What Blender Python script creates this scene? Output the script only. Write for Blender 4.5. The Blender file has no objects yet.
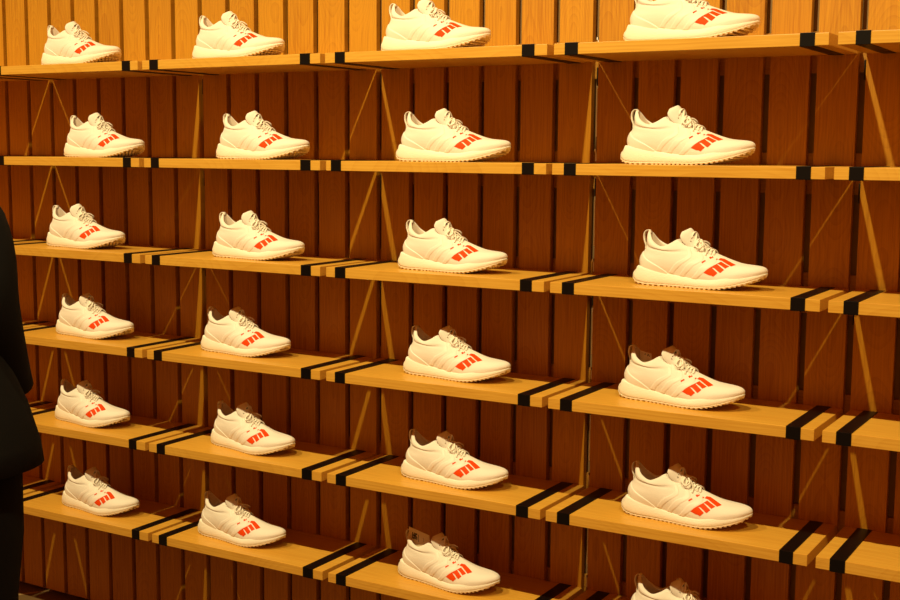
import bpy, bmesh, math, random
from mathutils import Vector, Matrix
from mathutils.bvhtree import BVHTree
random.seed(7)
sc = bpy.context.scene
C = sc.collection
S = 0.62                      # one bay of the shelving, metres
Z0 = 2.742*S                  # height of the top shelf above the floor
sc.view_settings.view_transform = 'Standard'
sc.view_settings.look = 'None'
sc.view_settings.gamma = 1
sc.view_settings.use_curve_mapping = False
sc.view_settings.exposure = 0.0

# ------------------------------------------------------------------ helpers
def link(name, me, mats, parent=None):
    o = bpy.data.objects.new(name, me)
    C.objects.link(o)
    for m in (mats if isinstance(mats, (list, tuple)) else [mats]):
        me.materials.append(m)
    if parent is not None:
        o.parent = parent
    return o

def obj(name, bm, mats, parent=None, smooth=False):
    me = bpy.data.meshes.new(name)
    bm.normal_update()
    bm.to_mesh(me); bm.free()
    if smooth:
        for p in me.polygons: p.use_smooth = True
    return link(name, me, mats, parent)

def empty(name, loc=(0, 0, 0), rz=0):
    o = bpy.data.objects.new(name, None)
    o.empty_display_size = 0.05
    C.objects.link(o)
    o.location = loc; o.rotation_euler = (0, 0, rz)
    return o

def tag(o, label=None, cat=None, group=None, kind=None):
    if label: o['label'] = label
    if cat: o['category'] = cat
    if group: o['group'] = group
    if kind: o['kind'] = kind
    return o

def box(bm, x0, x1, y0, y1, z0, z1, bevel=0, mat=0):
    r = bmesh.ops.create_cube(bm, size=1)
    vs = r['verts']
    for v in vs:
        v.co = Vector(((x0+x1)/2+v.co.x*(x1-x0), (y0+y1)/2+v.co.y*(y1-y0), (z0+z1)/2+v.co.z*(z1-z0)))
    fs = set(f for v in vs for f in v.link_faces)
    for f in fs: f.material_index = mat
    if bevel:
        es = list(set(e for v in vs for e in v.link_edges))
        bmesh.ops.bevel(bm, geom=es, offset=bevel, segments=2, profile=0.6, affect='EDGES')

def cr(P, t):
    """Catmull-Rom through the points P (lists of floats), t in 0..len-1"""
    n = len(P); i = min(int(t), n-2); f = t-i
    p0 = P[max(i-1, 0)]; p1 = P[i]; p2 = P[i+1]; p3 = P[min(i+2, n-1)]
    return [0.5*((2*b)+(-a+c)*f+(2*a-5*b+4*c-d)*f*f+(-a+3*b-3*c+d)*f**3) for a, b, c, d in zip(p0, p1, p2, p3)]

def crp(P, t):
    n = len(P); i = int(math.floor(t)); f = t-i
    p0, p1, p2, p3 = P[(i-1) % n], P[i % n], P[(i+1) % n], P[(i+2) % n]
    return [0.5*((2*b)+(-a+c)*f+(2*a-5*b+4*c-d)*f*f+(-a+3*b-3*c+d)*f**3) for a, b, c, d in zip(p0, p1, p2, p3)]

def interp(tab, x):
    if x <= tab[0][0]: return tab[0][1]
    for (a, b), (c, d) in zip(tab, tab[1:]):
        if x <= c: return b+(d-b)*(x-a)/(c-a)
    return tab[-1][1]

def tube(bm, pts, r, seg=6, closed=False, flat=1.0, ref=None):
    pts = [Vector(p) for p in pts]
    n = len(pts); rings = []
    for i, p in enumerate(pts):
        a = pts[(i-1) % n] if (closed or i > 0) else pts[0]
        b = pts[(i+1) % n] if (closed or i < n-1) else pts[-1]
        d = (b-a).normalized()
        up = ref if ref is not None else Vector((0, 0, 1)) if abs(d.z) < .95 else Vector((0, 1, 0))
        s = d.cross(up).normalized(); u = s.cross(d).normalized()
        rr = r[i] if isinstance(r, (list, tuple)) else r
        rings.append([bm.verts.new(p+s*math.cos(2*math.pi*k/seg)*rr+u*math.sin(2*math.pi*k/seg)*rr*flat) for k in range(seg)])
    m = n if closed else n-1
    for i in range(m):
        A, B = rings[i], rings[(i+1) % n]
        for k in range(seg):
            bm.faces.new((A[k], A[(k+1) % seg], B[(k+1) % seg], B[k]))
    if not closed:
        bm.faces.new(rings[0][::-1]); bm.faces.new(rings[-1])

def loft(bm, rings, closed=True, cap0=False, cap1=False, mat=0):
    V = [[bm.verts.new(p) for p in r] for r in rings]
    for A, B in zip(V, V[1:]):
        n = len(A)
        for k in range(n if closed else n-1):
            f = bm.faces.new((A[k], A[(k+1) % n], B[(k+1) % n], B[k])); f.material_index = mat
    for flag, R in ((cap0, V[0]), (cap1, V[-1])):
        if flag:
            c = bm.verts.new(sum((v.co for v in R), Vector())/len(R))
            for k in range(len(R)):
                f = bm.faces.new((R[k], R[(k+1) % len(R)], c)); f.material_index = mat
    return V

# ---------------------------------------------------------------- materials
def mat(name, col, rough=.6, spec=.3, metal=0):
    m = bpy.data.materials.new(name); m.use_nodes = True
    b = m.node_tree.nodes['Principled BSDF']
    b.inputs['Base Color'].default_value = (*col, 1)
    b.inputs['Roughness'].default_value = rough
    b.inputs['Specular IOR Level'].default_value = spec
    b.inputs['Metallic'].default_value = metal
    return m

def N(nt, t, **kw):
    n = nt.nodes.new(t)
    for k, v in kw.items(): setattr(n, k, v)
    return n

def math_n(nt, op, a, b=None, c=None):
    n = N(nt, 'ShaderNodeMath', operation=op)
    for i, x in enumerate((a, b, c)):
        if x is None: continue
        if isinstance(x, (int, float)): n.inputs[i].default_value = x
        else: nt.links.new(x, n.inputs[i])
    return n.outputs[0]

def wood(name, light, dark, axis, rough=.45, var=.14, spec=.35):
    """oak: fine pores along the grain and nested cathedral rings; axis = grain direction"""
    m = mat(name, light, rough, spec); nt = m.node_tree; L = nt.links
    b = nt.nodes['Principled BSDF']
    tc = N(nt, 'ShaderNodeTexCoord'); geo = N(nt, 'ShaderNodeNewGeometry')
    oi = N(nt, 'ShaderNodeObjectInfo')
    rnd = math_n(nt, 'FRACT', math_n(nt, 'ADD', geo.outputs['Random Per Island'], oi.outputs['Random']))
    sep = N(nt, 'ShaderNodeSeparateXYZ'); L.new(tc.outputs['Object'], sep.inputs[0])
    x, y, z = sep.outputs
    g, a = (z, x) if axis == 'z' else (x, z)          # along, across
    # cylinder distance field, its centre wandering along the grain
    nz = N(nt, 'ShaderNodeTexNoise', noise_dimensions='2D'); nz.inputs['Scale'].default_value = 1
    nz.inputs['Detail'].default_value = 2
    cmb = N(nt, 'ShaderNodeCombineXYZ')
    L.new(math_n(nt, 'MULTIPLY', g, 2.2), cmb.inputs[0]); L.new(math_n(nt, 'MULTIPLY', rnd, 37.0), cmb.inputs[1])
    L.new(cmb.outputs[0], nz.inputs['Vector'])
    wob = math_n(nt, 'MULTIPLY', math_n(nt, 'SUBTRACT', nz.outputs['Fac'], .5), .16)
    if axis == 'z':
        aa = math_n(nt, 'SUBTRACT', math_n(nt, 'PINGPONG', math_n(nt, 'ADD', a, 10*S/6), S/6), S/12)
        aa = math_n(nt, 'ADD', aa, math_n(nt, 'MULTIPLY', math_n(nt, 'SUBTRACT', rnd, .5), .05))
        dep = math_n(nt, 'ADD', wob, .035)
    else:
        aa = math_n(nt, 'ADD', y, math_n(nt, 'ADD', math_n(nt, 'MULTIPLY', rnd, .3), wob))
        dep = math_n(nt, 'ADD', z, math_n(nt, 'MULTIPLY', rnd, .04))
    d = math_n(nt, 'SQRT', math_n(nt, 'ADD', math_n(nt, 'POWER', aa, 2), math_n(nt, 'POWER', dep, 2)))
    ring = math_n(nt, 'FRACT', math_n(nt, 'MULTIPLY', d, 170.0 if axis == 'z' else 120.0))
    ring = math_n(nt, 'POWER', ring, 2.5)
    # fine streaks
    mp = N(nt, 'ShaderNodeMapping'); L.new(tc.outputs['Object'], mp.inputs[0])
    mp.inputs['Scale'].default_value = (260, 260, 7) if axis == 'z' else (7, 260, 260)
    n2 = N(nt, 'ShaderNodeTexNoise'); n2.inputs['Scale'].default_value = 1; n2.inputs['Detail'].default_value = 3
    L.new(mp.outputs[0], n2.inputs['Vector'])
    f = math_n(nt, 'ADD', math_n(nt, 'MULTIPLY', ring, .30), math_n(nt, 'MULTIPLY', math_n(nt, 'SUBTRACT', n2.outputs['Fac'], .38), 1.9))
    f = math_n(nt, 'ADD', f, math_n(nt, 'MULTIPLY', math_n(nt, 'SUBTRACT', rnd, .5), var*3))
    cl = N(nt, 'ShaderNodeClamp'); L.new(f, cl.inputs[0])
    mix = N(nt, 'ShaderNodeMix', data_type='RGBA')
    L.new(cl.outputs[0], mix.inputs[0])
    mix.inputs[6].default_value = (*light, 1); mix.inputs[7].default_value = (*dark, 1)
    L.new(mix.outputs[2], b.inputs['Base Color'])
    bp = N(nt, 'ShaderNodeBump'); bp.inputs['Strength'].default_value = .15; bp.inputs['Distance'].default_value = .001
    L.new(n2.outputs['Fac'], bp.inputs['Height']); L.new(bp.outputs[0], b.inputs['Normal'])
    return m

M = {}
M['plank'] = wood('oak_plank', (.55, .258, .015), (.36, .135, .007), 'z')
M['board'] = wood('oak_board', (.68, .37, .050), (.54, .25, .025), 'x', rough=.38, var=.06)
M['batten'] = wood('batten_wood', (.52, .26, .035), (.38, .16, .015), 'x')
M['back'] = mat('dark_backing', (.30, .19, .08), .8)
M['strap'] = mat('black_strap', (.0025, .0022, .002), .4, .25)
M['steel'] = mat('pale_steel', (.85, .82, .76), .35, .6, .2)
M['steel_dark'] = mat('dark_steel', (.03, .025, .02), .5, .5, .5)

def knit(name, col, scale=900, strength=.35, rough=.85):
    m = mat(name, col, rough, .2); nt = m.node_tree
    tc = N(nt, 'ShaderNodeTexCoord')
    v = N(nt, 'ShaderNodeTexVoronoi'); v.inputs['Scale'].default_value = scale
    nt.links.new(tc.outputs['Object'], v.inputs['Vector'])
    n = N(nt, 'ShaderNodeTexNoise'); n.inputs['Scale'].default_value = 260
    nt.links.new(tc.outputs['Object'], n.inputs['Vector'])
    h = math_n(nt, 'ADD', v.outputs['Distance'], math_n(nt, 'MULTIPLY', n.outputs['Fac'], .6))
    b = N(nt, 'ShaderNodeBump'); b.inputs['Strength'].default_value = strength; b.inputs['Distance'].default_value = .0008
    nt.links.new(h, b.inputs['Height']); nt.links.new(b.outputs[0], nt.nodes['Principled BSDF'].inputs['Normal'])
    return m
M['knit'] = knit('cream_knit', (.80, .745, .66))
M['lining'] = knit('cream_lining', (.68, .58, .46), 500)
M['foam'] = knit('white_foam', (.86, .82, .70), 420, .5, .6)
M['rubber'] = mat('outsole_rubber', (.80, .68, .48), .5)
M['cage'] = mat('cream_cage', (.82, .75, .66), .45, .35)
M['counter'] = mat('heel_plastic', (.84, .79, .70), .4, .4)
M['lace'] = knit('cream_lace', (.86, .80, .68), 1500, .4)
M['red'] = mat('red_print', (.72, .058, .002), .6, .1)
M['mark'] = mat('dark_mark', (.03, .03, .03), .5)
M['card'] = mat('buff_card', (.80, .68, .45), .7)
M['cloth'] = knit('black_wool', (.004, .0038, .0035), 700, .4, .95)
M['trouser'] = knit('black_trouser_cloth', (.0035, .0033, .003), 700, .3, .95)
M['skin'] = mat('skin', (.55, .32, .2), .5)
M['hair'] = mat('dark_hair', (.01, .008, .006), .5)
M['leather'] = mat('black_leather', (.008, .008, .008), .35)
M['paint'] = mat('warm_plaster', (.30, .17, .06), .9)

def floor_mat():
    m = mat('stone_tile', (.12, .08, .035), .45); nt = m.node_tree
    tc = N(nt, 'ShaderNodeTexCoord')
    mp = N(nt, 'ShaderNodeMapping'); mp.inputs['Rotation'].default_value = (0, 0, .62)
    nt.links.new(tc.outputs['Object'], mp.inputs[0])
    br = N(nt, 'ShaderNodeTexBrick'); br.offset = 0
    br.inputs['Scale'].default_value = 1; br.inputs['Brick Width'].default_value = .6; br.inputs['Row Height'].default_value = .6
    br.inputs['Mortar Size'].default_value = .008
    br.inputs['Color1'].default_value = (.17, .105, .04, 1); br.inputs['Color2'].default_value = (.14, .085, .035, 1)
    br.inputs['Mortar'].default_value = (.36, .24, .10, 1)
    nt.links.new(mp.outputs[0], br.inputs['Vector'])
    nt.links.new(br.outputs['Color'], nt.nodes['Principled BSDF'].inputs['Base Color'])
    return m
M['floor'] = floor_mat()

# ---------------------------------------------------------------- the setting
X_L, X_R = -3.0*S, 5.5*S          # extents of the shelf wall
WALL_H = 3.6
bm = bmesh.new(); box(bm, X_L-1.5, X_R+1.5, -5.0, .3, -.06, -.012)
tag(obj('floor', bm, M['floor']), 'brown stone tile floor with pale joints', kind='structure')
BACK = .047*S
bm = bmesh.new(); box(bm, X_L, X_R, BACK, BACK+.05, -.012, WALL_H)
wall = tag(obj('wall_back', bm, M['back']), 'wall of upright oak planks behind the shelves', kind='structure')
# planks: six per bay, gaps between
PT = .019                          # plank thickness
bm = bmesh.new()
GW = .0262*S
for i in range(int(-3*6), int(5.5*6)):
    x = i/6*S
    box(bm, x+GW/2, x+S/6-GW/2, 0, PT, .004, WALL_H, .0012)
obj('plank_cladding', bm, M['plank'], wall)
# battens behind the planks
ZR = [0.0, -0.4245, -0.8529, -1.2819, -1.7087, -2.1329]
TH = .0397*S; DP = .3974*S
for z in [.4245]+ZR:
    zt = Z0+z*S
    bm = bmesh.new(); box(bm, X_L, X_R, PT+.0005, PT+.0115, zt-.100*S, zt+.045*S)
    obj('batten', bm, M['batten'], wall)
bm = bmesh.new(); box(bm, X_L, X_R, PT+.0005, PT+.0115, .05, .12)
obj('batten', bm, M['batten'], wall)
# slotted steel uprights seen in the joints between bays
for k in range(-2, 6):
    x = k*S
    bm = bmesh.new()
    box(bm, x-GW/2+.003, x+GW/2-.001, PT+.0125, PT+.016, .05, 3.2)
    for z in [a for a in ZR]:
        zz = Z0+z*S
        box(bm, x+GW/2-.0042, x+GW/2-.0022, .002, PT-.002, zz-TH-.055, zz-TH-.012)
    up = obj('shelf_upright', bm, M['steel_dark'], wall)
    if k != 2: continue
    bm = bmesh.new()
    for z in ZR:
        zz = Z0+z*S
        box(bm, x+GW/2-.0028, x+GW/2-.0008, .0012, .0027, zz-.20, zz-.085)
        box(bm, x+GW/2-.0060, x+GW/2-.0008, .0012, .0027, zz+.028, zz+.034)
        box(bm, x+GW/2-.0028, x+GW/2-.0008, .0012, .0027, zz+.004, zz+.034)
    obj('steel_edge', bm, M['steel'], up)

# ---------------------------------------------------------------- shelves
# measured joints: (strap left, strap right, board end, board start, strap left, strap right)
J = {0: [[-0.101,-0.052,-0.007,0.02,0.064,0.114],[-0.108,-0.06,-0.011,0.019,0.061,0.108],[-0.116,-0.067,-0.018,0.013,0.055,0.103],[-0.111,-0.064,-0.018,0.012,0.055,0.103],[-0.112,-0.065,-0.012,0.012,0.061,0.11],[-0.106,-0.059,-0.006,0.019,0.062,0.111]],
     1: [[0.885,0.935,0.985,1.009,1.058,1.106],[0.884,0.935,0.982,1.012,1.037,1.086],[0.883,0.934,0.98,1.01,1.055,1.106],[0.88,0.931,0.977,1.008,1.053,1.103],[0.881,0.933,0.982,1.011,1.056,1.107],[0.883,0.936,0.985,1.014,1.055,1.105]],
     2: [[1.889,1.94,1.99,2.017,2.06,2.111],[1.896,1.945,1.994,2.018,2.065,2.112],[1.895,1.944,1.993,2.018,2.066,2.114],[1.893,1.944,1.993,2.018,2.067,2.115],[1.892,1.943,1.993,2.016,2.063,2.114],[1.892,1.943,1.993,2.016,2.063,2.114]],
     3: [[2.891,2.939,2.983,3.011,3.066,3.112],[2.896,2.944,2.989,3.017,3.064,3.11],[2.895,2.943,2.991,3.017,3.066,3.113],[2.897,2.946,2.99,3.016,3.061,3.11],[2.891,2.938,2.985,3.013,3.059,3.109],[2.893,2.94,2.987,3.015,3.06,3.11]]}
def joint(k, r):
    if k in J: return J[k][r]
    return [k+a for a in (-.108, -.06, -.0135, .0135, .06, .108)]
colname = {-2: 'cut off by the left edge', -1: 'in the leftmost full bay', 0: 'in the second full bay', 1: 'in the middle bay', 2: 'in the right-hand full bay', 3: 'cut off by the right edge'}
rowname = ['topmost', 'second from top', 'third from top', 'fourth from top', 'fifth from top', 'lowest']
for r in range(6):
    zt = Z0+ZR[r]*S
    for k in range(-2, 4):
        a = joint(k, r); b = joint(k+1, r)
        x0, x1 = a[3]*S, b[2]*S; xc = (x0+x1)/2
        e = empty('wall_shelf', (xc, -DP/2, zt-TH))
        tag(e, 'oak shelf with black straps, %s, %s' % (rowname[r], colname[k]), 'shelf', 'oak shelf boards on the plank wall')
        bm = bmesh.new(); box(bm, x0-xc, x1-xc, -DP/2, DP/2-.0005, 0, TH, .0012)
        obj('board', bm, M['board'], e)
        for s0, s1 in ((a[4]*S, a[5]*S), (b[0]*S, b[1]*S)):
            bm = bmesh.new(); q = .0013
            box(bm, s0-xc, s1-xc, -DP/2-q, DP/2-.0007, -q, TH+q, .0006)
            obj('strap', bm, M['strap'], e)

# ---------------------------------------------------------------- the sneaker (mm, heel tip x=0, toe x=300, sole z=0)
KEY = [
 [(20,0,40),(18,0,52),(21,0,64),(29,0,77),(35,0,91),(34,0,106),(35,0,121)],
 [(31,21,38),(27,19,52),(29,17,64),(35,15,78),(38,13,92),(38,12,107),(39,8,119)],
 [(50,29,34),(48,30,48),(48,29,60),(50,26,72),(51,24,84),(51,23,93),(52,21,100)],
 [(85,31,29),(84,34,43),(83,34,56),(82,32,68),(79,29,79),(77,27,84),(75,25,88)],
 [(125,35,22),(121,37,38),(116,37,52),(110,34,66),(103,30,78),(98,27,86),(95,23,95)],
 [(167,42,18),(165,44,32),(157,41,50),(146,34,66),(130,27,82),(118,21,94),(108,17,104)],
 [(212,46,17),(211,46,30),(202,40,46),(184,30,62),(160,19,80),(136,12,93),(113,9,106)],
 [(253,43,26),(253,42,39),(243,33,50),(218,21,59.5),(181,12,76),(146,7,93),(115,5,107)],
 [(285,27,33),(286,26,43),(276,20,51.5),(238,13,57.5),(192,8,75),(149,4,94),(116,2,108)],
 [(298,0,36),(301,0,44),(290,0,52),(246,0,57.5),(198,0,75),(151,0,95),(116,0,108)],
]
NS = 5
def warp(p):
    x, y, z = p
    y += 7*max(0, (x-170)/130)**2 - 2*math.exp(-((x-60)/50)**2)
    if y > 0: y *= 1-.13*math.exp(-((x-110)/45)**2)*max(0, 1-z/90)
    if z > 60: z = 60+(z-60)*.93
    return Vector(((x-150)*1.02, y, z))*.001
loop = [(0, 0)]+[(i, -1) for i in range(1, 9)]+[(9, 0)]+[(i, 1) for i in range(8, 0, -1)]
NT = 30
def key_pt(i, sg, t):
    x, y, z = cr(KEY[i], t*6)
    return [x, y*(sg if sg else 0), z]
def upper_pt(s, t):       # s in 0..18 around, t in 0..1 up
    return crp([key_pt(i, sg, t) for i, sg in loop], s)
COLS = len(loop)*NS
def padded(s, t):
    p = upper_pt(s % 18, t)
    a = s if s <= 9 else 18-s
    w = max(0, min(1, (a-.2)/1.2))*max(0, min(1, (5.6-a)/1.0))
    tc = .66-.03*math.cos(a)
    b = 0
    if t > tc: b = 2.3*math.sqrt(max(0, math.sin(math.pi*min(1, (t-tc)/(1-tc)))))
    b -= 1.5*math.exp(-((t-tc)/.035)**2)
    sg = 1 if p[1] > 0 else -1
    return [p[0], p[1]+sg*b*w, p[2]]
def build_upper():
    bm = bmesh.new()
    rings = []
    for j in range(NT+1):
        row = []
        for c in range(COLS):
            row.append(padded(c/NS, j/NT))
        rings.append(row)
    # padded collar, then the lining going down into the shoe
    rim = rings[-1]; cx = 72
    def inward(p, d, dz):
        px, py, pz = p
        v = Vector((px-cx, py)); L = v.length
        if L < 1e-6: return [px, py, pz+dz]
        v *= max(0.05, 1-d/L)
        return [cx+v.x, v.y, pz+dz]
    rings.append([inward(p, 1.2, 1.6) for p in rim])
    rings.append([inward(p, 3.6, 1.0) for p in rim])
    n_out = len(rings)
    rings.append([inward(p, 5.0, -3) for p in rim])
    rings.append([[q[0], q[1]*1.05, q[2]] for q in (inward(p, 5.0, -(p[2]-72)*.5-4) for p in rim)])
    rings.append([[cx+(p[0]-cx)*.95, p[1]*.95, 58] for p in rim])
    rings.append([[cx+(p[0]-cx)*.9, p[1]*.9, 34] for p in rim])
    W = [[warp(p) for p in r] for r in rings]
    loft(bm, W[:n_out+1], mat=0)
    loft(bm, W[n_out:], cap1=True, mat=1)
    bmesh.ops.remove_doubles(bm, verts=bm.verts, dist=1e-5)
    bmesh.ops.recalc_face_normals(bm, faces=bm.faces)
    return bm

OUT = [(1,0),(6,14),(18,25),(50,33),(85,34),(125,39),(167,46),(211,50),(253,44),(285,28),(301,0)]
oloop = [(0, 0)]+[(i, -1) for i in range(1, 10)]+[(10, 0)]+[(i, 1) for i in range(9, 0, -1)]
ZTOP = [(0,41),(17,42),(50,37),(87,31.5),(124,25.5),(161,22),(198,21.5),(235,29),(272,36),(300,41)]
ZBOT = [(0,17),(6,13),(20,5),(39,2.4),(183,2.4),(217,4.7),(245,10.5),(272,18.5),(290,26),(301,34)]
def outline_loop(n=8):
    base = [[OUT[i][0], OUT[i][1]*(sg or 0)] for i, sg in oloop]
    pts = [crp(base, c/n) for c in range(len(base)*n)]
    res = []
    for i, p in enumerate(pts):
        a = pts[i-1]; b = pts[(i+1) % len(pts)]
        t = Vector((b[0]-a[0], b[1]-a[1])).normalized()
        nrm = Vector((t.y, -t.x))
        if nrm.dot(Vector((p[0]-150, p[1]))) < 0: nrm = -nrm
        res.append((p, nrm))
    return res
OL = outline_loop()
def sole_ring(inset, zf):
    r = []
    for (x, y), n in OL:
        zb = interp(ZBOT, x); zt = interp(ZTOP, x)
        i = inset(x) if callable(inset) else inset
        r.append(warp((x-n.x*i, y-n.y*i, zf(zb, zt))))
    return r
def build_midsole():
    bm = bmesh.new()
    hl = lambda x: math.exp(-(x/16)**2)
    rings = [sole_ring(24, lambda b, t: b), sole_ring(6, lambda b, t: b), sole_ring(2.2, lambda b, t: b+.8),
             sole_ring(.6, lambda b, t: b+(t-b)*.2), sole_ring(lambda x: -.6+3.2*hl(x), lambda b, t: b+(t-b)*.42),
             sole_ring(lambda x: .3+7.5*hl(x), lambda b, t: b+(t-b)*.66),
             sole_ring(lambda x: 1.6+12*hl(x)*.8, lambda b, t: t-3.2),
             sole_ring(lambda x: 2.6+13*hl(x)*.9, lambda b, t: t-.9), sole_ring(lambda x: 4.5+13*hl(x), lambda b, t: t),
             sole_ring(lambda x: 9+11*hl(x), lambda b, t: t-.5), sole_ring(lambda x: 14+8*hl(x), lambda b, t: t-4)]
    loft(bm, rings, cap0=True, cap1=True)
    bmesh.ops.recalc_face_normals(bm, faces=bm.faces)
    return bm
def build_outsole():
    bm = bmesh.new()
    # thin rubber sheet under the foam
    rings = [sole_ring(1.0, lambda b, t: b+2.6), sole_ring(.4, lambda b, t: b+1.0), sole_ring(1.6, lambda b, t: b-.5), sole_ring(24, lambda b, t: b-.5)]
    loft(bm, rings, cap1=True)
    # tread blocks along both edges and across the middle
    n = len(OL)
    acc = 0; last = None
    for i, ((x, y), nr) in enumerate(OL):
        p = Vector((x, y))
        if last is not None: acc += (p-last).length
        last = p
        if acc < 9.2: continue
        acc = 0
        zb = interp(ZBOT, x)
        c = p-nr*4.2; t = Vector((-nr.y, nr.x))
        vs = []
        for z, k in ((zb+.5, 1), (zb-2.4, .75)):
            for a, b in ((-1, -1), (1, -1), (1, 1), (-1, 1)):
                q = c+t*a*3.3*k+nr*b*3.8*k
                vs.append(bm.verts.new(warp((q.x, q.y, z))))
        bm.faces.new(vs[4:]); 
        for k in range(4): bm.faces.new((vs[k], vs[(k+1) % 4], vs[4+(k+1) % 4], vs[4+k]))
    for xx in range(30, 280, 13):
        for yy in range(-30, 31, 12):
            w = interp([(o[0], o[1]) for o in OUT], xx)
            if abs(yy) > w-12: continue
            zb = interp(ZBOT, xx); vs = []
            for z, k in ((zb+.5, 1), (zb-2.4, .7)):
                for a, b in ((-1, 0), (0, -1), (1, 0), (0, 1)):
                    vs.append(bm.verts.new(warp((xx+a*4.5*k, yy+b*4.5*k, z))))
            bm.faces.new(vs[4:])
            for k in range(4): bm.faces.new((vs[k], vs[(k+1) % 4], vs[4+(k+1) % 4], vs[4+k]))
    bmesh.ops.recalc_face_normals(bm, faces=bm.faces)
    return bm
def patch(bm, s_of, nu, nv, off, edge=.9):
    """a raised panel on the upper: s_of(u, v) -> (s, t)"""
    G = []
    for i in range(nu+1):
        row = []
        for j in range(nv+1):
            s, t = s_of(i/nu, j/nv)
            e = 1e-2
            p = warp(upper_pt(s % 18, t))
            du = warp(upper_pt((s+.05) % 18, t))-warp(upper_pt((s-.05) % 18, t))
            dv = warp(upper_pt(s % 18, min(1, t+e)))-warp(upper_pt(s % 18, max(0, t-e)))
            n = dv.cross(du)
            n = n.normalized() if n.length > 1e-12 else Vector((0, 0, 1))
            if n.dot(p-Vector((p.x*.6, 0, .03))) < 0: n = -n
            rim = min(i, nu-i, j, nv-j)
            k = -0.8 if rim == 0 else (1 if rim >= 1 else 0)
            row.append(bm.verts.new(p+n*off*k*.001))
        G.append(row)
    for i in range(nu):
        for j in range(nv):
            bm.faces.new((G[i][j], G[i+1][j], G[i+1][j+1], G[i][j+1]))

def build_counter():
    bm = bmesh.new()
    # horseshoe around the heel, sweeping forward along the sole
    def f(u, v):
        s = -3.35+6.7*u
        a = abs(s)/3.35
        top = .50-.46*a**1.6
        return s, -.02+v*(top+.02)
    patch(bm, f, 48, 10, 1.3)
    bmesh.ops.recalc_face_normals(bm, faces=bm.faces)
    return bm
def build_cage():
    bm = bmesh.new()
    for sg in (1, -1):
        for o0, t1 in ((1.30, .80), (.68, .70), (0, .58)):
            def f(u, v):
                t = .02+v*(t1-.02)
                fr = interp([(0, 4.95), (.1, 5.08), (.2, 5.36), (.325, 5.76), (.4, 6.1), (.5, 6.55), (.58, 6.8), (.8, 7.3)], t)
                re = interp([(0, 4.55), (.1, 4.72), (.3, 5.18), (.38, 5.45), (.475, 5.97), (.54, 6.28), (.58, 6.45), (.8, 7.0)], t)
                o = o0*(1+.25*t)
                return sg*(re+(fr-re)*u-o), t
            patch(bm, f, 6, 20, 1.05)
        def g(u, v):   # eyestay joining the straps
            return sg*(4.5+v*2.1+u*.25), .93-.38*v**1.2+.05*u
        patch(bm, g, 4, 16, 1.3)
    bmesh.ops.recalc_face_normals(bm, faces=bm.faces)
    return bm
def build_tongue():
    bm = bmesh.new()
    cl = [[174,82],[159,94],[149,106],[143,118],[137,128],[132,132]]
    wd = [[11],[14],[18],[21],[21],[16]]
    bk = [[3],[9],[15],[20],[20],[14]]
    rows_o, rows_i = [], []
    for j in range(17):
        t = j/16*5
        x, z = cr(cl, t); w = cr(wd, t)[0]; b = cr(bk, t)[0]
        x2, z2 = cr(cl, min(5, t+.1)); x1, z1 = cr(cl, max(0, t-.1))
        d = Vector((x2-x1, z2-z1)).normalized(); nn = Vector((-d.y, d.x))
        if nn.x < 0: nn = -nn
        ro, ri = [], []
        for i in range(13):
            u = -1+i/6
            px = x-b*abs(u)**2.2-2*(1-abs(u)); pz = z-b*(1.3-.75*j/16)*abs(u)**2
            th = 2.4*(1-.5*abs(u)**3)
            ro.append(warp((px+nn.x*th, u*w, pz+nn.y*th))); ri.append(warp((px-nn.x*th, u*w*.97, pz-nn.y*th)))
        rows_o.append(ro+ri[::-1])
    loft(bm, rows_o, cap0=True, cap1=True)
    bmesh.ops.recalc_face_normals(bm, faces=bm.faces)
    return bm, cl
def make_pull_tab():
    bm = bmesh.new()
    # webbing loop behind the heel collar
    path = [(31,80),(31,90),(27.5,100),(26,110),(28,120),(34,125),(39,124),(42,118)]
    rings = []
    for j in range(22):
        t = j/21*(len(path)-1)
        x, z = cr([list(p) for p in path], t)
        x2, z2 = cr([list(p) for p in path], min(len(path)-1, t+.1)); x1, z1 = cr([list(p) for p in path], max(0, t-.1))
        d = Vector((x2-x1, z2-z1)).normalized(); n = Vector((d.y, -d.x))
        w = 6.0
        rings.append([warp((x+n.x*a, y, z+n.y*a)) for y, a in ((-w, -.7), (w, -.7), (w, .7), (-w, .7))])
    loft(bm, rings, cap0=True, cap1=True)
    bmesh.ops.recalc_face_normals(bm, faces=bm.faces)
    return bm

# camera numbers (needed to lay the print over the forefoot from a side view too)
CAM = Vector((3.9989*S, -4.4553*S, Z0-.3833*S)); F = 1242.95
yaw, pit, rol = -.5348, -.1191, .0078
fw = Vector((math.sin(yaw)*math.cos(pit), math.cos(yaw)*math.cos(pit), math.sin(pit)))
rt = Vector((math.cos(yaw), -math.sin(yaw), 0)); upv = rt.cross(fw)
rt2 = rt*math.cos(rol)+upv*math.sin(rol); up2 = -rt*math.sin(rol)+upv*math.cos(rol)

proto = empty('sneaker')
ub = build_upper()
up_bvh = BVHTree.FromBMesh(ub)
tb, TCL = build_tongue()
tg_bvh = BVHTree.FromBMesh(tb)
upper = obj('upper', ub, [M['knit'], M['lining']], proto, True)
obj('midsole', build_midsole(), M['foam'], proto, True)
obj('outsole', build_outsole(), M['rubber'], proto)
obj('heel_counter', build_counter(), M['counter'], proto, True)
cb = build_cage(); cage_bvh = BVHTree.FromBMesh(cb)
obj('lace_cage', cb, M['cage'], proto, True)
tongue = obj('tongue', tb, M['knit'], proto, True)
obj('pull_tab', make_pull_tab(), M['lace'], proto, True)

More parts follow.
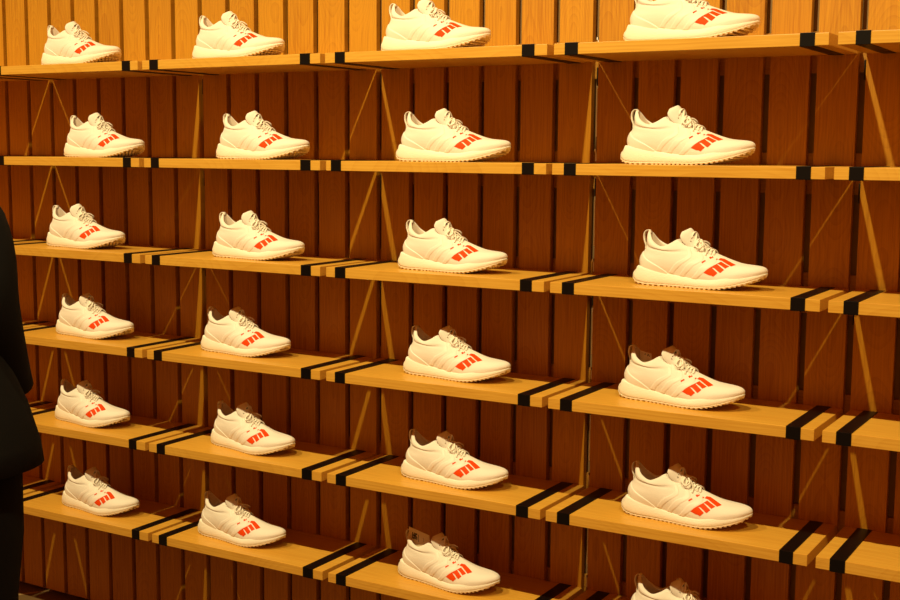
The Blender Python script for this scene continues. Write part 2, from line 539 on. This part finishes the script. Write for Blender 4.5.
# laces
def surf(x, y):
    z = 0
    for b in (up_bvh, tg_bvh, cage_bvh):
        h = b.ray_cast(Vector((x, y, .2)), Vector((0, 0, -1)))
        if h[0] is not None: z = max(z, h[0].z)
    return z
bm = bmesh.new()
rowsx = [143, 152, 161, 170, 178, 185]
for k, xr in enumerate(rowsx):
    hw = [15, 15.5, 15.5, 15, 14, 12.5][k]
    for sg in (1, -1):
        pts = []
        for i in range(13):
            u = -1+i/6
            x = (xr+sg*u*5.5-150)*.001; y = u*hw*.001
            if abs(u) > .9: dz = .0004
            else: dz = .0026+(.0018 if sg > 0 else 0)*(1-u*u)
            pts.append(Vector((x+.0015*(1-u*u), y+.0008, surf(x, y)+dz)))
        for i in range(1, 12):    # smooth
            pts[i].z = (pts[i-1].z+2*pts[i].z+pts[i+1].z)/4+.0004
        tube(bm, pts, .0025, 7, flat=.55)
obj('laces', bm, M['lace'], proto, True)
bm = bmesh.new()
c0 = Vector((.006, .0008, surf(.006, .0008)+.005))
for sg in (1, -1):
    ctrl = [(0, 0, 0), (.006, .010*sg, .001), (.012, .020*sg, -.006), (.005, .026*sg, -.012), (-.004, .021*sg, -.007), (-.003, .009*sg, .001), (0, 0, .001)]
    pts = [c0+Vector(cr([list(c) for c in ctrl], i/24*6)) for i in range(25)]
    for q in pts: q.z = max(q.z-.002, surf(q.x, q.y)+.0018)
    tube(bm, pts, .0021, 6)
    ctrl = [(0, 0, 0), (.010, .007*sg, -.004), (.018, .014*sg, -.016), (.020, .024*sg, -.03)]
    pts = []
    for i in range(13):
        q = c0+Vector(cr([list(c) for c in ctrl], i/12*3)); q.z = max(q.z-.003, surf(q.x, q.y)+.0022); pts.append(q)
    tube(bm, pts, .0019, 6)
bmesh.ops.create_icosphere(bm, subdivisions=2, radius=.0046, matrix=Matrix.Translation(c0))
obj('lace_bow', bm, M['lace'], proto, True)

# tongue mark: three slanted bars
def tongue_mark():
    bm = bmesh.new()
    b = tg_bvh
    bars = [((-3.6, -1.8), (-1.9, 1.0)), ((-1.2, -1.8), (.4, 2.6)), ((1.2, -1.8), (2.0, 1.4))]
    quads = [[(-4.6, -3), (-2.6, -3), (-3.0, -.6), (-4.0, -.2)], [(-2.0, -3), (.2, -3), (-.6, 1.6), (-1.8, 2.2)], [(.8, -3), (4.6, -3), (1.6, 4.0), (.4, 4.6)]]
    for q in quads:
        vs = []
        for (a, c) in q:
            # a across (y), c up the tongue
            x = 140-c*.55; z = 120+c*.9; a -= 6
            o = warp((x+26.7, a-11.7, z+15)); dirv = Vector((-.8, .35, -.45)).normalized()
            h = b.ray_cast(o, dirv)
            p = (h[0] if h[0] is not None else warp((x, a, z)))-dirv*.0004
            vs.append(bm.verts.new(p))
        bm.faces.new(vs)
    return bm
obj('tongue_mark', tongue_mark(), M['mark'], tongue)

# the red four-bar print on the forefoot, laid on the surface along the line of sight of a side view
ref = Matrix.Translation((2.4965*S, -.238*S, Z0+ZR[4]*S))
polys = [[(172,440),(222,408),(268,380),(282,397),(296,412),(343,462),(295,502),(270,486),(245,480)],
         [(262,384),(300,362),(333,345),(352,362),(380,390),(420,428),(376,465),(358,452),(332,425),(304,399)],
         [(330,347),(358,328),(382,314),(420,344),(480,388),(432,414),(392,378),(350,347)],
         [(350,286),(372,263),(420,272),(490,320),(557,368),(500,389),(440,343),(392,303)],
         [(155,308),(195,287),(205,299),(160,327)], [(240,250),(280,230),(292,254),(256,274)], [(300,292),(330,268),(345,278),(318,300)]]
bm = bmesh.new()
inv = ref.inverted()
for poly in polys:
    vs = [bm.verts.new((a/12+675.8, b/12+474.3, 0)) for a, b in poly]
    bm.faces.new(vs)
bmesh.ops.triangulate(bm, faces=bm.faces)
for _ in range(4):
    bmesh.ops.subdivide_edges(bm, edges=[e for e in bm.edges if e.calc_length() > .6], cuts=1, use_grid_fill=True)
    bmesh.ops.triangulate(bm, faces=bm.faces)
for v in list(bm.verts):
    u, w = v.co.x, v.co.y
    dirw = fw+rt2*((u-450)/F)-up2*((w-300)/F)
    o = inv @ CAM; dl = (inv.to_3x3() @ dirw).normalized()
    h = up_bvh.ray_cast(o, dl)
    if h[0] is None: bm.verts.remove(v); continue
    v.co = h[0]-dl*.0002+h[1].normalized()*(.0005 if h[1].dot(dl) < 0 else -.0005)
bmesh.ops.recalc_face_normals(bm, faces=bm.faces)
obj('red_stripe_print', bm, M['red'], proto, True)

def copy_tree(o, parent=None):
    c = o.copy(); C.objects.link(c); c.parent = parent
    for ch in list(o.children): copy_tree(ch, c)
    return c
SX = {(3,1):2.452,(3,2):2.452,(3,3):2.512,(3,4):2.455,(3,5):2.490,(3,6):2.512,
      (2,1):1.406,(2,2):1.490,(2,3):1.490,(2,4):1.514,(2,5):1.507,(2,6):1.484,
      (1,1):.405,(1,2):.534,(1,3):.504,(1,4):.426,(1,5):.460,(1,6):.390,
      (0,1):-.555,(0,2):-.418,(0,3):-.557,(0,4):-.512,(0,5):-.545,(0,6):-.505}
ROT = {(3,4):-7,(3,5):-1,(3,6):-2,(2,6):-6,(2,5):-2,(1,5):-7,(0,5):-4,(2,2):3,(2,4):-3}
bayn = {0: 'leftmost full bay', 1: 'second full bay', 2: 'middle bay', 3: 'right-hand full bay'}
SY = {4: -.226, 5: -.238, 6: -.246}
shoes = {}
for (b, r), x in SX.items():
    o = proto if not shoes else copy_tree(proto)
    shoes[(b, r)] = o
    yy = SY.get(r, -.25)
    x = 3.9989+(x-3.9989)*(yy+4.4553)/(-.22+4.4553)      # keeps the measured bearing
    o.location = (x*S, yy*S, Z0+ZR[r-1]*S)
    o.rotation_euler = (0, 0, math.radians(ROT.get((b, r), -2)))
    xx = {(2, 6): 'holding a card tag', (3, 4): 'with small tag inside', (3, 6): 'only collar showing', (3, 1): 'top cropped'}.get((b, r), '')
    tag(o, 'cream sneaker, %s shelf, %s%s' % (rowname[r-1], bayn[b], ', '+xx if xx else ''), 'shoe', 'cream sneakers with red bars on the wall shelves')

# ---------------------------------------------------------------- tags in two of the shoes
def card(name, label, shoe, corners, marks, th=.0006):
    """corners in shoe millimetres: bottom-left, bottom-right, top-right, top-left"""
    P = [Vector((a-150, b, c))*.001 for a, b, c in corners]
    n = (P[1]-P[0]).cross(P[3]-P[0]).normalized()
    if n.y > 0: n = -n
    bm = bmesh.new()
    A = [bm.verts.new(p) for p in P]; B = [bm.verts.new(p-n*th) for p in P]
    bm.faces.new(A); bm.faces.new(B[::-1])
    for k in range(4): bm.faces.new((A[k], B[k], B[(k+1) % 4], A[(k+1) % 4]))
    bmesh.ops.recalc_face_normals(bm, faces=bm.faces)
    o = obj(name, bm, M['card'])
    o.matrix_world = Matrix.Translation(shoe.location) @ Matrix.Rotation(shoe.rotation_euler.z, 4, 'Z')
    tag(o, label, 'tag')
    bm = bmesh.new()
    for q in marks:
        vs = []
        for u, v in q:
            p = (P[0]*(1-u)+P[1]*u)*(1-v)+(P[3]*(1-u)+P[2]*u)*v
            vs.append(bm.verts.new(p+n*.0003))
        bm.faces.new(vs)
    obj('printed_mark', bm, M['mark'], o)
    return o
R = lambda a, b, c, d: [(a, b), (c, b), (c, d), (a, d)]
card('swing_tag', 'buff card tag with a black block logo, standing in a cream sneaker collar', shoes[(2, 6)],
     [(38, -13, 78), (108, -13, 78), (104, -13, 119), (38, -13, 130)],
     [R(.17, .46, .21, .80), R(.25, .46, .29, .80), R(.17, .46, .29, .54), R(.31, .46, .35, .80), R(.31, .72, .41, .80), R(.31, .58, .39, .64), R(.37, .46, .41, .62), R(.20, .62, .34, .68), R(.46, .36, .48, .78), R(.70, .45, .71, .70)])
card('size_tag', 'small buff tag with dark letters inside the collar of a cream sneaker', shoes[(3, 4)],
     [(52, 0, 75), (84, -2, 75), (80, -2, 105), (50, 0, 109)],
     [[(.40, .78), (.46, .78), (.50, .90), (.44, .90)], [(.62, .74), (.68, .74), (.74, .90), (.70, .92)], [(.74, .92), (.70, .90), (.80, .74), (.86, .74)]])

# ---------------------------------------------------------------- person at the left edge
def skin_mesh(name, verts, edges, radii, mats, parent, root=0, sub=2):
    me = bpy.data.meshes.new(name); me.from_pydata([Vector(v) for v in verts], edges, [])
    o = bpy.data.objects.new(name, me); C.objects.link(o)
    o.modifiers.new('s', 'SKIN'); 
    for i, r in enumerate(radii):
        rr = r if isinstance(r, tuple) else (r, r)
        me.skin_vertices[0].data[i].radius = rr
        me.skin_vertices[0].data[i].use_root = (i == root)
    md = o.modifiers.new('sub', 'SUBSURF'); md.levels = sub; md.render_levels = sub
    dg = bpy.context.evaluated_depsgraph_get(); dg.update()
    m2 = bpy.data.meshes.new_from_object(o.evaluated_get(dg))
    bpy.data.objects.remove(o)
    for p in m2.polygons: p.use_smooth = True
    m2.materials.clear()
    return link(name, m2, mats, parent)
# local frame: +y faces forward, x to the right
person = empty('person', (.058, -1.017, -.012), math.radians(38))
tag(person, 'person in a long black coat and black trousers standing at the left edge', 'person')
V = [(0,0,.93),(0,0,1.08),(0,-.01,1.25),(0,-.01,1.38),(0,0,1.45),(0,.01,1.50),(0,.02,1.60),(0,.02,1.68),
     (.15,-.01,1.325),(.195,-.03,1.14),(.192,.06,.98),(.19,.09,.94),
     (-.15,-.01,1.325),(-.215,-.03,1.12),(-.225,.03,.90),(-.222,.05,.84),
     (.095,0,.86),(.105,.01,.50),(.11,-.02,.10),(.115,.06,.04),(.12,.13,.03),
     (-.095,0,.86),(-.105,.01,.50),(-.11,-.02,.10),(-.115,.06,.04),(-.12,.13,.03)]
Ed = [(0,1),(1,2),(2,3),(3,4),(4,5),(5,6),(6,7),(3,8),(8,9),(9,10),(10,11),(3,12),(12,13),(13,14),(14,15),(0,16),(16,17),(17,18),(18,19),(19,20),(0,21),(21,22),(22,23),(23,24),(24,25)]
Rd = [(.14,.10),(.13,.09),(.15,.10),(.10,.055),.05,.055,(.075,.09),(.06,.075),.042,.04,.03,.028,.042,.042,.03,.028,.085,.055,.04,.035,.03,.085,.055,.04,.035,.03]
# hands: palm and five fingers each
for sg, w in ((1, 11), (-1, 15)):
    b = len(V); x0, y0, z0 = V[w]
    V.append((x0, y0+.01, z0-.045)); Rd.append((.036, .016)); Ed.append((w, b))
    for k, (dy, ln) in enumerate(((-.028, .055), (-.009, .072), (.010, .078), (.028, .070))):
        n0 = len(V)
        V.append((x0-sg*.002, y0+.01-dy, z0-.085)); Rd.append(.010); Ed.append((b, n0))
        V.append((x0-sg*.008, y0+.014-dy, z0-.085-ln*.55)); Rd.append(.009); Ed.append((n0, n0+1))
        V.append((x0-sg*.020, y0+.020-dy, z0-.085-ln)); Rd.append(.008); Ed.append((n0+1, n0+2))
    n0 = len(V)
    V.append((x0-sg*.012, y0+.050, z0-.055)); Rd.append(.011); Ed.append((b, n0))
    V.append((x0-sg*.020, y0+.066, z0-.095)); Rd.append(.009); Ed.append((n0, n0+1))
skin_mesh('body', V, Ed, Rd, M['skin'], person)
# face: nose, brows, lips, ears, eyes as one small mesh
bm = bmesh.new()
bmesh.ops.create_icosphere(bm, subdivisions=2, radius=1, matrix=Matrix.Translation((0, .108, 1.595)) @ Matrix.Diagonal((.012, .018, .022, 1)))
for sg in (1, -1):
    bmesh.ops.create_icosphere(bm, subdivisions=2, radius=1, matrix=Matrix.Translation((sg*.078, .01, 1.605)) @ Matrix.Diagonal((.008, .018, .030, 1)))
bmesh.ops.create_icosphere(bm, subdivisions=2, radius=1, matrix=Matrix.Translation((0, .098, 1.555)) @ Matrix.Diagonal((.024, .010, .007, 1)))
obj('facial_features', bm, M['skin'], person, True)
bm = bmesh.new()
for sg in (1, -1):
    bmesh.ops.create_icosphere(bm, subdivisions=2, radius=.011, matrix=Matrix.Translation((sg*.03, .094, 1.618)))
obj('eyes', bm, M['mark'], person, True)
bm = bmesh.new()
bmesh.ops.create_icosphere(bm, subdivisions=4, radius=1)
for v in list(bm.verts):
    if v.co.y > .45 and v.co.z < .35 or v.co.z < -.75: bm.verts.remove(v)
for v in bm.verts:
    v.co = Vector((v.co.x*.088, v.co.y*.108+.008, v.co.z*.115+1.645+.003*math.sin(v.co.x*60)))
obj('hair', bm, M['hair'], person, True)
# coat: torso and skirt, lofted, with sleeves
def ring(cx, cy, rx, ry, z, n=40, ph=0):
    return [Vector((cx+rx*math.cos(2*math.pi*k/n)*(1+.02*math.sin(5*2*math.pi*k/n+ph)), cy+ry*math.sin(2*math.pi*k/n), z)) for k in range(n)]
bm = bmesh.new()
prof = [(.062,.062,1.515),(.068,.066,1.48),(.082,.074,1.452),(.125,.092,1.43),(.178,.108,1.395),(.215,.130,1.34),(.212,.14,1.25),(.200,.140,1.12),(.215,.15,1.0),(.240,.170,.90),(.260,.190,.81),(.266,.20,.760),(.262,.197,.757),(.24,.17,.82)]
loft(bm, [ring(0, 0, a, b, z, ph=z*9) for a, b, z in prof])
obj('coat', bm, M['cloth'], person, True)
for sg in (1, -1):
    pts = [(.10,-.005,1.395),(.175,-.01,1.355),(.208,-.02,1.26),(.208,-.03,1.13),(.200,.04,1.00),(.198,.085,.93)] if sg > 0 else [(.10,-.005,1.395),(.170,-.01,1.355),(.203,-.015,1.26),(.215,-.02,1.12),(.225,.02,.98),(.222,.05,.87)]
    bm = bmesh.new()
    tube(bm, [(sg*cr([list(p) for p in pts], i/20*5)[0], *cr([list(p) for p in pts], i/20*5)[1:]) for i in range(21)], [interp([(0,.03),(3,.056),(6,.064),(12,.058),(20,.047)], i) for i in range(21)], 18, ref=Vector((0, 1, 0)))
    obj('sleeve', bm, M['cloth'], person, True)
for sg in (1, -1):
    bm = bmesh.new()
    pr = [(.088,.10,.10,.92),(.095,.112,.115,.80),(.105,.098,.10,.60),(.108,.080,.085,.45),(.112,.072,.078,.25),(.114,.066,.075,.06)]
    loft(bm, [ring(sg*(c+(.018 if sg > 0 else 0)), -.005, a*1.0, b*1.0, z, 28, ph=z*11) for c, a, b, z in pr])
    obj('trouser_leg', bm, M['trouser'], person, True)
    bm = bmesh.new()
    rr = []
    for y, w, h in ((-.085,.012,.05),(-.08,.030,.075),(-.03,.040,.09),(.04,.044,.075),(.10,.050,.055),(.16,.044,.045),(.19,.015,.03)):
        rr.append([Vector((sg*.117+w*math.cos(a), y, max(0, h*.5+h*.5*math.sin(a)))) for a in [2*math.pi*k/16 for k in range(16)]])
    loft(bm, rr, cap0=True, cap1=True)
    obj('shoe', bm, M['leather'], person, True)

for ch in person.children:                     # weight on one leg, upper body leaning
    for v in ch.data.vertices:
        if v.co.z > .85: v.co.x -= .105*(v.co.z-.85)*min(1, (v.co.z-.85)/.1)

# ---------------------------------------------------------------- lights and world
LZ = Z0+2.6*S; LY = -2.95*S
KEYC = (1.0, .82, .42)
for i, (lx, pw) in enumerate(((-2.35, 195), (.36, 210), (2.24, 235), (4.8, 175))):
    l = bpy.data.lights.new('ceiling_spot', 'SPOT'); l.energy = pw; l.color = KEYC
    l.shadow_soft_size = .022; l.spot_size = math.radians(100); l.spot_blend = 1.0
    o = bpy.data.objects.new('ceiling_spot', l); C.objects.link(o)
    o.location = (lx*S, LY, LZ)
    d = Vector((lx*S, 0, Z0-1.9*S))-o.location
    o.rotation_euler = d.to_track_quat('-Z', 'Y').to_euler()
w = bpy.data.worlds.new('world'); sc.world = w; w.use_nodes = True
w.node_tree.nodes['Background'].inputs[0].default_value = (1.0, .22, .025, 1)
w.node_tree.nodes['Background'].inputs[1].default_value = .33

# ---------------------------------------------------------------- camera
cam = bpy.data.cameras.new('camera'); co = bpy.data.objects.new('camera', cam); C.objects.link(co)
cam.sensor_width = 36; cam.lens = F*36/900; cam.clip_start = .05
m = Matrix.Identity(4)
for i, v in enumerate((rt2, up2, -fw)):
    for j in range(3): m[j][i] = v[j]
m.translation = CAM
co.matrix_world = m
sc.camera = co
